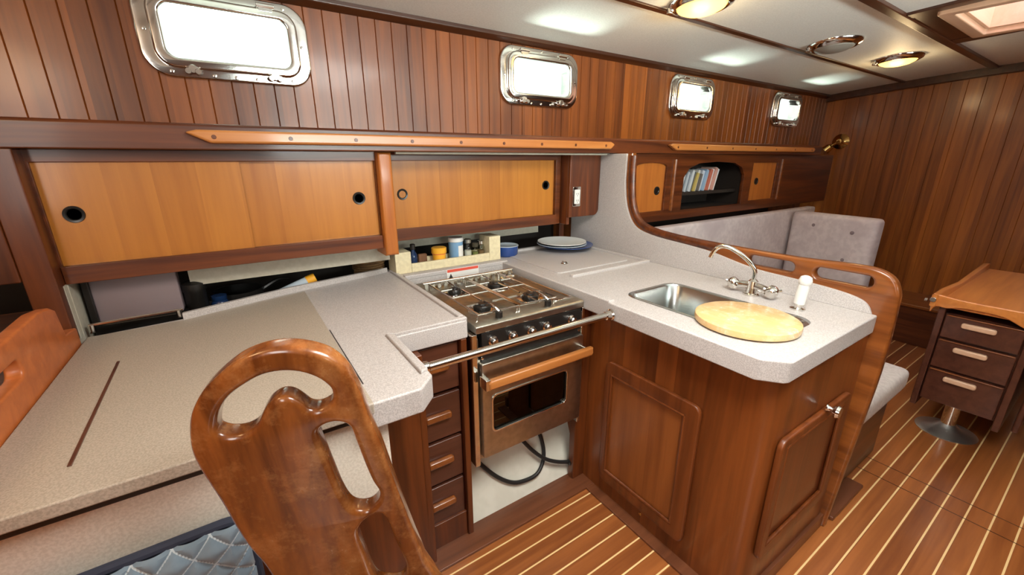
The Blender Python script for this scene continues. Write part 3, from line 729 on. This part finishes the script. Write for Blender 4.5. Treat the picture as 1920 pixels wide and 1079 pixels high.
obj('lid', cyl(B(), (.80, 1.85, .964), (0, 0, 1), .037, .030, 28, .003), m_yel, t)
obj('band', lathe(B(), [(.0345, .050), (.035, .056)], (.80, 1.85, .912)), m_red, t)
t = thing('salt_canister', 'blue and white canister right of the yellow tub', 'canister', (.893, 1.852, .912), G)
obj('canister_body', lathe(B(), [(.034, 0), (.036, .003), (.036, .098), (.034, .1)], (.893, 1.852, .912)), m_sky, t)
b = B()
n = 10
vs = [[b.verts.new((.893+.0365*math.cos(-PI/2-.1+i*1.0/n), 1.852+.0365*math.sin(-PI/2-.1+i*1.0/n), z)) for i in range(n+1)] for z in (.925, .995)]
for i in range(n): b.faces.new((vs[0][i], vs[0][i+1], vs[1][i+1], vs[1][i]))
obj('label_patch', b, m_white, t)
obj('lid', cyl(B(), (.893, 1.852, 1.012), (0, 0, 1), .038, .022, 28, .003), m_white, t, label='white lid')
def jar(x, h, r, lidm, lab, fill):
    t = thing('spice_jar', lab, 'jar', (x, 1.853, .912), G)
    obj('glass', lathe(B(), [(r-.002, 0), (r, .003), (r, h*.8), (r*.8, h*.9), (r*.8, h)], (x, 1.853, .912)), m_jar, t)
    obj('spice', lathe(B(), [(r*.85, .002), (r*.86, h*.55), (0, h*.56)], (x, 1.853, .913)), fill, t)
    obj('lid', cyl(B(), (x, 1.853, .912+h), (0, 0, 1), r*.9, .02, 20, .002), lidm, t)
jar(.960, .085, .021, m_steel, 'tall glass spice jar with steel lid right of the blue canister', m_white)
jar(1.003, .060, .018, m_olive, 'short glass spice jar with dark lid, third from the box end', plain('green_herb', (.22, .26, .08), .8))
jar(1.037, .070, .019, m_chrome, 'glass spice jar with bright lid against the right end of the spice box', plain('brown_spice', (.20, .12, .05), .8))
t = thing('bowl', 'dark blue enamel bowl right of the spice box', 'bowl', (1.20, 1.86, WZ))
obj('bowl_body', lathe(B(), [(.052, 0), (.056, .002), (.063, .012), (.065, .055), (.062, .056), (.060, .014), (.046, .008), (0, .006)], (1.20, 1.86, WZ+.0005)), m_blue, t)
obj('bowl_rim', lathe(B(), [(.061, .057), (.065, .059), (.067, .056)], (1.20, 1.86, WZ)), m_plate, t)
for k, (r, mm, lab) in enumerate(((.155, m_blue, 'dark blue rimmed plate at the bottom of the stack by the grey wall'), (.142, m_plate, 'pale blue plate in the middle of the stack by the grey wall'), (.138, m_white, 'white plate on top of the stack by the grey wall'))):
    cx = 1.565 if k == 0 else 1.53
    tag(obj('plate', lathe(B(), [(.0, 0), (r*.55, 0), (r*.62, .004), (r, .018), (r, .021), (r*.62, .008), (0, .004)], (cx, 1.785 if k else 1.79, WZ+.015+k*.011), (0, 0, 1), 48), mm), lab, 'plate', 'plates stacked at the back of the worktop')

# ------------------------------------------------------------------ stove
t = thing('stove', 'stainless steel gimballed gas stove with oven between the counters', 'stove', (.83, 1.35, .33))
X0, X1, SY, ZB, ZT = .592, 1.072, 1.105, .345, .880
sb = B(); box(sb, X0+.006, X0+.014, SY+.012, 1.64, ZB, .83); box(sb, X1-.014, X1-.006, SY+.012, 1.64, ZB, .83); box(sb, X0+.01, X1-.01, 1.62, 1.64, ZB, .83); box(sb, X0+.01, X1-.01, SY+.015, 1.63, ZB, ZB+.02)
box(sb, X0+.01, X1-.01, SY+.012, 1.63, .735, .75)
obj('body', sb, m_steel, t, .003)
hobp = [(SY, .850), (SY, .874), (SY+.010, ZT), (1.60, ZT), (1.615, ZT+.012), (1.645, ZT+.012), (1.65, .850)]
obj('hob', prism(B(), hobp, 'x', X0, X1), m_steel, t, .004)
obj('back_rail', (lambda b: ([box(b, X0+.02+.03*k, X0+.036+.03*k, 1.585, 1.592, ZT, ZT+.02) for k in range(15)], tube(b, [(X0+.015, 1.588, ZT+.022), (X1-.015, 1.588, ZT+.022)], .005, 8, sub=1), b)[2])(B()), m_chrome, t)
tray = plate(rrect(.96, 1.055, 1.15, 1.56, .015), [rrect(.972, 1.043, 1.162, 1.548, .012)], ZT-.001, ZT+.005, .002)
obj('pressed_rim', tray, m_chrome, t)
def burner(x, y, r):
    b = B(); lathe(b, [(r*1.7, 0), (r*1.65, .004), (r*1.2, .005), (r*1.15, .001)], (x, y, ZT)); o = obj('drip_ring', b, m_chrome, t)
    b = B(); lathe(b, [(r, .002), (r, .016), (r*.9, .020), (r*.55, .021), (r*.5, .026), (0, .027)], (x, y, ZT)); obj('burner_cap', b, m_black, o)
BUR = [(.690, 1.235, .032), (.905, 1.235, .032), (.690, 1.46, .026), (.875, 1.44, .036)]
for a in BUR: burner(*a)
for (x0, x1) in ((X0+.03, .785), (.795, .955)):
    g = B(); tube(g, [(x0, 1.14, ZT+.024), (x1, 1.14, ZT+.024), (x1, 1.56, ZT+.024), (x0, 1.56, ZT+.024)], .004, 8, True, 1)
    cx = (x0+x1)/2
    tube(g, [(cx, 1.14, ZT+.024), (cx, 1.205, ZT+.024)], .0035, 8, sub=1); tube(g, [(cx, 1.265, ZT+.024), (cx, 1.42, ZT+.024)], .0035, 8, sub=1); tube(g, [(cx, 1.49, ZT+.024), (cx, 1.56, ZT+.024)], .0035, 8, sub=1)
    for y in (1.235, 1.45):
        tube(g, [(x0, y, ZT+.024), (cx-.03, y, ZT+.024)], .0035, 8, sub=1); tube(g, [(cx+.03, y, ZT+.024), (x1, y, ZT+.024)], .0035, 8, sub=1)
    tube(g, [(x0, 1.35, ZT+.024), (x1, 1.35, ZT+.024)], .0035, 8, sub=1)
    for (x, y) in ((x0, 1.15), (x1, 1.15), (x0, 1.55), (x1, 1.55)): tube(g, [(x, y, ZT), (x, y, ZT+.024)], .0035, 8, sub=1)
    obj('pan_grate', g, m_chrome, t)
for x in (.70, .915):
    b = B(); cyl(b, (x, 1.135, ZT), (0, 0, 1), .013, .022, 16); o = obj('clamp_knob', b, m_black, t)
    b = B(); tube(b, [(x, 1.135, ZT+.022), (x-.012, 1.16, ZT+.040), (x-.02, 1.2, ZT+.043)], .0045, 8); obj('clamp_arm', b, m_chrome, o)
obj('control_panel', prism(B(), [(SY-.002, .772), (SY+.004, .848), (SY+.02, .848), (SY+.02, .772)], 'x', X0+.022, X1-.012), m_black, t, .002)
for x in (.655, .735, .815, .885, 1.005):
    b = B(); lathe(b, [(.018, 0), (.018, .004), (.013, .006), (.012, .020), (.009, .023), (0, .023)], (x, SY, .814), (0, -1, .06), 20)
    box(b, x-.003, x+.003, SY-.028, SY-.018, .802, .828); obj('knob', b, m_chrome, t)
for x0, x1 in ((X0-.014, X0+.006), (X1-.004, X1+.010)):
    obj('side_strip', bx(x0, x1, SY+.004, SY+.05, .325, .848), m_chrome, t, .003)
obj('door_gap', bx(X0+.02, X1-.012, SY+.006, SY+.02, .735, .772), m_black, t, .001)
dx0, dx1 = X0+.012, X1-.006
dr = obj('door', plate(rrect(dx0, dx1, .362, .742, .008), [rrect(dx0+.040, dx1-.080, .465, .610, .02)], SY-.012, SY+.012, .004, 'y'), m_steel, t)
wn = B(); obj('window_trim', plate(rrect(dx0+.034, dx1-.074, .459, .616, .024), [rrect(dx0+.042, dx1-.082, .467, .608, .018)], SY-.015, SY-.010, .002, 'y'), m_chrome, dr)
obj('window_glass', bx(dx0+.035, dx1-.075, SY-.004, SY, .46, .615), m_oglass, dr)
rk = B()
for z in (.48, .535, .59):
    for k in range(12): tube(rk, [(X0+.03+k*.038, 1.15, z), (X0+.03+k*.038, 1.58, z)], .002, 6, sub=1)
    tube(rk, [(X0+.02, 1.15, z), (X1-.02, 1.15, z)], .003, 6, sub=1)
obj('oven_rack', rk, m_steel, t)
hd = obj('handle', plate([(.606, .666), (1.070, .666), (1.078, .676), (1.076, .700), (.612, .700), (.604, .690)], [], SY-.062, SY-.036, .008, 'y'), m_rail, dr, label='teak handle bar')
obj('handle_bracket', bx(.594, .614, SY-.056, SY-.010, .662, .704), m_chrome, dr, .004); obj('handle_bracket', bx(1.050, 1.066, SY-.045, SY-.010, .668, .698), m_chrome, dr, .004)
b = B(); 
for x in (dx0+.012, dx1-.012): lathe(b, [(.006, 0), (.005, .003), (0, .004)], (x, SY+.006, .756), (0, -1, 0), 10)
obj('screws', b, m_chrome, t)
# safety bar
t = thing('safety_bar', 'polished steel crash bar crossing in front of the stove', 'bar', (.7, .972, .862))
obj('bar', tube(B(), [(.337, .972, .858), (1.078, .972, .862)], .0125, 16, sub=1), m_chrome, t)
for x, d_ in ((.338, 1), (1.079, -1)):
    b = B(); lathe(b, [(.022, 0), (.022, .005), (.017, .010), (.016, .03), (.0126, .034)], (x, .972, .86), (d_, 0, 0)); obj('end_fitting', b, m_chrome, t)
# label behind the stove
t = thing('warning_label', 'white warning label with red bar on the wall behind the stove', 'label', (.86, 1.715, .905))
obj('paper', bx(.775, .945, 1.7155, 1.7175, .862, .912), m_white, t)
o = obj('red_bar', bx(.778, .942, 1.7148, 1.7157, .897, .910), m_red, t)
b = B(); prism(b, [(.785, .868), (.806, .868), (.7955, .890)], 'y', 1.7149, 1.7157); obj('hazard_mark', b, m_ink, t)
b = B()
for k in range(3):
    for j in range(7): box(b, .818+j*.017, .818+j*.017+.011+.003*((j*k) % 2), 1.7150, 1.7157, .8875-.0075*k, .8890-.0075*k)
# white lower panel, hose
t = tag(obj('alcove_panel', prism(B(), [(1.165, .012), (1.185, .012), (1.30, .318), (1.285, .318)], 'x', .571, 1.139), m_gel), 'white gelcoat panel below the stove', 'panel')
struct('trim_17', bx(1.075, 1.139, 1.125, 1.16, .012, .83), m_wz, .004)
m_hose = m_rubber
def arcpts(pp): return [(x, 1.165+(z*.40)-.02, z) for x, z in pp]
hz_ = thing('gas_hose', 'black rubber gas hose looped below the stove', 'hose', (.85, 1.17, .05))
obj('hose', tube(B(), arcpts([(.606, .322), (.615, .29), (.655, .225), (.716, .150), (.78, .100), (.84, .082), (.91, .083), (.955, .120), (.972, .17), (.965, .24), (.94, .30), (.93, .320)]), .0085, 12), m_hose, hz_)
obj('hose', tube(B(), [(a, b_-.022, c) for a, b_, c in arcpts([(.825, .320), (.834, .30), (.87, .240), (.915, .18), (.965, .135), (1.02, .105), (1.075, .085)])], .0085, 12), m_hose, hz_)
b = B(); cyl(b, (1.07, 1.152, .086), (1, 0, 0), .014, .035, 8); cyl(b, (1.095, 1.152, .086), (0, 0, 1), .011, .035, 12); obj('hose_fitting', b, m_black, hz_)

# ------------------------------------------------------------------ dinette lockers with book niche
DY = 1.66
t = thing('dinette_cabinet', 'mahogany cabinet with two small doors and an open book niche above the dinette', 'cabinet', (2.8, 1.75, 1.05))
holes = [[(1.95, 1.095), (2.232, 1.095), (2.232, 1.36)]+[(2.232-.141*(1-math.cos(a))*1.0, 1.36+.022*math.sin(a)) for a in [PI*i/6 for i in range(1, 6)]]+[(1.95, 1.36)],
         [(2.41, 1.085), (3.13, 1.085), (3.13, 1.29), (3.08, 1.345), (2.98, 1.375), (2.77, 1.385), (2.56, 1.375), (2.46, 1.345), (2.41, 1.29)],
         [(3.235, 1.10), (3.60, 1.10), (3.60, 1.375), (3.235, 1.375)]]
obj('face_frame', plate([(1.78, 1.03), (4.6, 1.03), (4.6, 1.432), (1.78, 1.432)], holes, DY-.012, DY+.012, .003, 'y'), m_wx, t)
for (a, b_, px_, pz_) in ((1.94, 2.24, 2.170, 1.217), (3.228, 3.607, 3.333, 1.240)):
    d = obj('door', bx(a, b_, DY+.002, DY+.012, 1.088, 1.385), m_doord, t, .001)
    obj('finger_pull', ring_pull(px_, DY+.002, pz_, r=.026), m_black, d)
for x in (2.30, 3.66): obj('stile_bead', tube(B(), [(x, DY-.014, 1.09), (x, DY-.014, 1.40)], .012, 8, sub=1), m_part, t)
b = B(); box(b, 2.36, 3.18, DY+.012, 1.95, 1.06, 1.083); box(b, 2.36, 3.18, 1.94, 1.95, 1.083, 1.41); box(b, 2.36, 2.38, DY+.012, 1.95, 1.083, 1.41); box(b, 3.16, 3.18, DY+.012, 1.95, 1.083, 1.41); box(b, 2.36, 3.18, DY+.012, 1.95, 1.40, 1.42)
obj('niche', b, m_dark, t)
b = B(); box(b, 2.38, 3.16, 1.72, 1.94, 1.168, 1.178); box(b, 2.38, 3.16, 1.715, 1.725, 1.168, 1.19); obj('niche_shelf', b, m_dark, t)
BC = [(.55, .58, .58), (.10, .12, .13), (.50, .55, .58), (.16, .20, .24), (.62, .66, .68), (.10, .11, .12), (.55, .42, .12), (.70, .68, .60), (.14, .13, .12), (.62, .68, .75), (.30, .45, .62), (.70, .62, .58), (.55, .16, .10), (.75, .78, .80), (.65, .35, .28), (.80, .82, .82)]
BN = ['pale grey', 'charcoal', 'light grey', 'dark slate', 'white-grey', 'black', 'mustard', 'cream', 'dark brown', 'pale blue', 'mid blue', 'ivory', 'brick red', 'bright white', 'salmon', 'plain white']
x = 2.50; tilt = .28
for k, c in enumerate(BC):
    wd = random.uniform(.020, .030); h = random.uniform(.115, .15)+(.02 if k > 8 else 0)
    tl = tilt*random.uniform(.85, 1.1) 
    b = B(); box(b, 0, wd, 0, .12, 0, h); page = B(); box(page, .002, wd-.002, .004, .118, h-.001, h+.0015)
    Mx = Matrix.Translation((x, 1.735+.01*(k % 2), 1.192)) @ Matrix.Rotation(tl, 4, 'Y')
    b.transform(Mx); page.transform(Mx)
    bt_ = thing('book', ('%s book leaning in the dark niche, ' % BN[k])+('leftmost of the row' if k == 0 else 'just right of the %s one' % BN[k-1]), 'book', (x, 1.735, 1.18), 'books leaning in the dinette niche')
    mm = plain('book_'+BN[k].replace(' ', '_').replace('-', '_'), c, .5)
    obj('cover', b, mm, bt_, .002); obj('pages', page, m_white, bt_)
    x += wd/math.cos(tl)+.0015

# ------------------------------------------------------------------ dinette upholstery, bench
def cushion(name, lab, bm, mat, grp=None):
    return tag(obj(name, bm, mat), lab, 'cushion', grp)
# long backrest along the hull, reclined
def slabcush(p0, p1, z0, z1, th, lean, r=.035, puff=.012):
    d = Vector((p1[0]-p0[0], p1[1]-p0[1], 0)); L_ = d.length; a = math.atan2(d.y, d.x)
    bm = softbox(0, L_, 0, th, 0, z1-z0, r, puff)
    bm.transform(Matrix.Translation((p0[0], p0[1], z0)) @ Matrix.Rotation(a, 4, 'Z') @ Matrix.Rotation(lean, 4, 'X')); return bm
def buttons(pts):
    b = B()
    for p, d_ in pts: lathe(b, [(.014, -.002), (.012, .003), (0, .005)], p, d_, 12)
    return b
cushion('backrest', 'long mauve velour backrest along the hull side of the dinette', slabcush((1.80, 1.535), (4.15, 1.535), .46, 1.012, .07, 0, .02, .005), m_fab, 'mauve dinette backrests')
o = cushion('backrest', 'square-ended mauve velour backrest in front of the planked bulkhead', slabcush((3.70, .93), (3.79, 1.50), .46, 1.008, -.12 if False else .11, .0, .04), m_fab, 'mauve dinette backrests')
bts = []
for (yy, zz) in ((1.08, .90), (1.34, .92), (1.10, .70), (1.36, .70)):
    bts.append(((3.70+(yy-.93)*.169-.122, yy, zz), (-1, .17, 0)))
for q_ in bts: obj('button', buttons([q_]), m_lav, o)
cushion('seat_cushion', 'pale seat cushion with rounded front behind the partition', softbox(1.80, 2.50, .40, 1.25, .36, .465, .035, .01), m_fabw)
cushion('seat_cushion', 'pale seat cushion below the long hull side backrest', softbox(2.51, 3.50, .95, 1.52, .36, .465, .035, .01), m_fabw)
cushion('back_cushion', 'thin pale back cushion fixed to the far side of the partition', softbox(1.782, 1.830, .40, 1.30, .47, .90, .02, .006), m_fabw)
tag(obj('bench', box(bx(1.776, 2.46, .44, 1.3, 0, .346), 2.46, 3.50, 1.0, 1.5, 0, .346), m_wx, None, .008), 'dark mahogany bench base under the dinette seats', 'bench')
tag(obj('floor_step', bx(1.80, 2.12, .375, .44, 0, .018), m_floorb, None, .006), 'low dark wooden step at the foot of the dinette bench', 'step')
# low locker with shelf line by the bulkhead
t = thing('bulkhead_locker', 'low dark mahogany locker against the foot of the planked bulkhead', 'cabinet', (4.4, .6, 0))
obj('body', bx(4.25, 4.65, .25, 1.5, 0, .30), m_wy, t, .006); obj('ledge', bx(4.22, 4.65, .24, 1.5, .30, .325), m_part, t, .006)

# ------------------------------------------------------------------ saloon table on chrome pedestal
t = thing('table', 'drop-leaf teak table with three drawers on a chrome pedestal', 'table', (3.3, .27, 0))
obj('pedestal_base', lathe(B(), [(.0, 0), (.118, 0), (.122, .006), (.10, .016), (.055, .026), (.036, .045), (.03, .05)], (2.985, .285, 0), (0, 0, 1), 40), plain('pedestal_steel', (.78, .80, .78), .38, 1), t)
obj('pedestal_column', lathe(B(), [(.030, .04), (.030, .24)], (2.985, .285, 0), (0, 0, 1), 28), m_chrome, t)
obj('pedestal_column', lathe(B(), [(.030, .0), (.030, .24)], (3.75, .285, 0), (0, 0, 1), 28), m_chrome, t)
cas = B(); box(cas, 2.87, 3.9, .135, .405, .19, .665); box(cas, 2.845, 2.87, .405, .430, .15, .70); box(cas, 2.845, 2.87, .110, .135, .15, .70); box(cas, 2.87, 3.9, .405, .43, .15, .70); box(cas, 2.87, 3.9, .11, .135, .15, .70)
obj('drawer_case', cas, m_tabd, t, .004)
for (z0, z1) in ((.545, .665), (.385, .535), (.20, .375)):
    d = obj('drawer', plate(rrect(.14, .40, z0, z1, .006), [], 2.845, 2.868, .005, 'x'), m_tabd, t)
    zc = z1-.035
    obj('drawer_pull', plate(rrect(.222, .338, zc-.016, zc+.010, .010), [], 2.828, 2.848, .006, 'x'), m_hframe, d)  # paler wood stands in for the pinkish highlight on the pulls
    obj('drawer_lip', bx(2.838, 2.848, .145, .395, z1-.006, z1), m_part, d, .002)
obj('table_top', bx(2.83, 3.98, .07, .45, .70, .722), m_table, t, .005)
# folded leaf hanging on the near side
obj('leaf', box(bx(2.86, 3.95, .055, .078, .17, .70), 2.86, 3.95, .020, .043, .20, .70), m_tabd, t, .008)
obj('leaf', plate([(2.83, .70), (2.83, .05), (3.98, .05), (3.98, .70)], [], -.02, .0, .004, 'x') if False else bx(2.83, 3.98, -.02, .0665, .7, .722), m_table, t, .005)
# scalloped end fiddle and side fiddle
ef = [(.455, .668), (.44, .700), (.40, .700), (.36, .712), (.30, .716), (.22, .712), (.17, .690), (.12, .672), (-.02, .668), (-.02, .745), (.12, .752), (.20, .752), (.35, .752), (.44, .760), (.46, .755)]
obj('end_fiddle', plate(smooth(ef, 3), [], 2.812, 2.832, .005, 'x'), m_table, t)
obj('side_fiddle', plate([(2.80, .70), (3.98, .70), (3.98, .755), (3.90, .765), (3.3, .742), (2.95, .765), (2.80, .76)], [], .438, .462, .006, 'y'), m_table, t)
b = B(); cyl(b, (2.80, .452, .735), (-1, 0, 0), .012, .01, 12); cyl(b, (2.83, .475, .72), (0, 1, 0), .010, .012, 12); obj('latch', b, m_chrome, t)

# ------------------------------------------------------------------ ceiling lights
def clight(x, y, lit, lab, ang=0, r=.125):
    z = cz(y)-.001
    t = thing('ceiling_light', lab, 'ceiling light', (x, y, z), 'chrome dome lights on the headliner')
    nrm = Vector((0, -.055, -1)).normalized()
    obj('bezel', lathe(B(), [(r, 0), (r, -.0), (r, .008), (r*.93, .022), (r*.80, .030), (r*.74, .026), (r*.74, .0)], (x, y, z+.004), nrm, 40), m_chrome, t)
    obj('lens', lathe(B(), [(r*.75, .018), (r*.70, .032), (r*.5, .044), (r*.25, .050), (0, .052)], (x, y, z+.004), nrm, 32), m_lens if lit else m_lensoff, t)
    b = B(); cyl(b, (x-r*.55, y+r*.75, z-.014), nrm, .012, .02, 14); obj('switch', b, m_chrome, t)
    if lit:
        l = bpy.data.lights.new('lamp', 'POINT'); l.energy = 2.2; l.color = (1, .72, .38); l.shadow_soft_size = .06
        o = bpy.data.objects.new('bulb', l); C.objects.link(o); o.parent = t; o.location = (0, 0, -.12)
clight(1.665, 1.15, True, 'lit chrome dome light nearest the camera with yellow lens')
clight(2.84, 1.125, False, 'unlit chrome dome light, middle of the ceiling row')
clight(3.60, 1.06, True, 'lit chrome dome light nearest the planked bulkhead')
# brass reading lamp on the bulkhead
t = thing('reading_lamp', 'small brass reading lamp on the planked bulkhead', 'lamp', (4.65, 1.634, 1.55))
obj('wall_plate', lathe(B(), [(.065, 0), (.065, .008), (.05, .018), (.03, .03), (.02, .045), (0, .047)], (4.65, 1.634, 1.55), (-1, 0, 0)), m_brass, t)
b = B(); tube(b, [(4.61, 1.634, 1.55), (4.57, 1.65, 1.53), (4.55, 1.67, 1.505)], .012, 10); lathe(b, [(.018, 0), (.03, .012), (.038, .06), (.034, .06), (.02, .02), (0, .018)], (4.56, 1.665, 1.515), (-.2, .7, -.7), 20); obj('lamp_shade', b, m_brass, t)
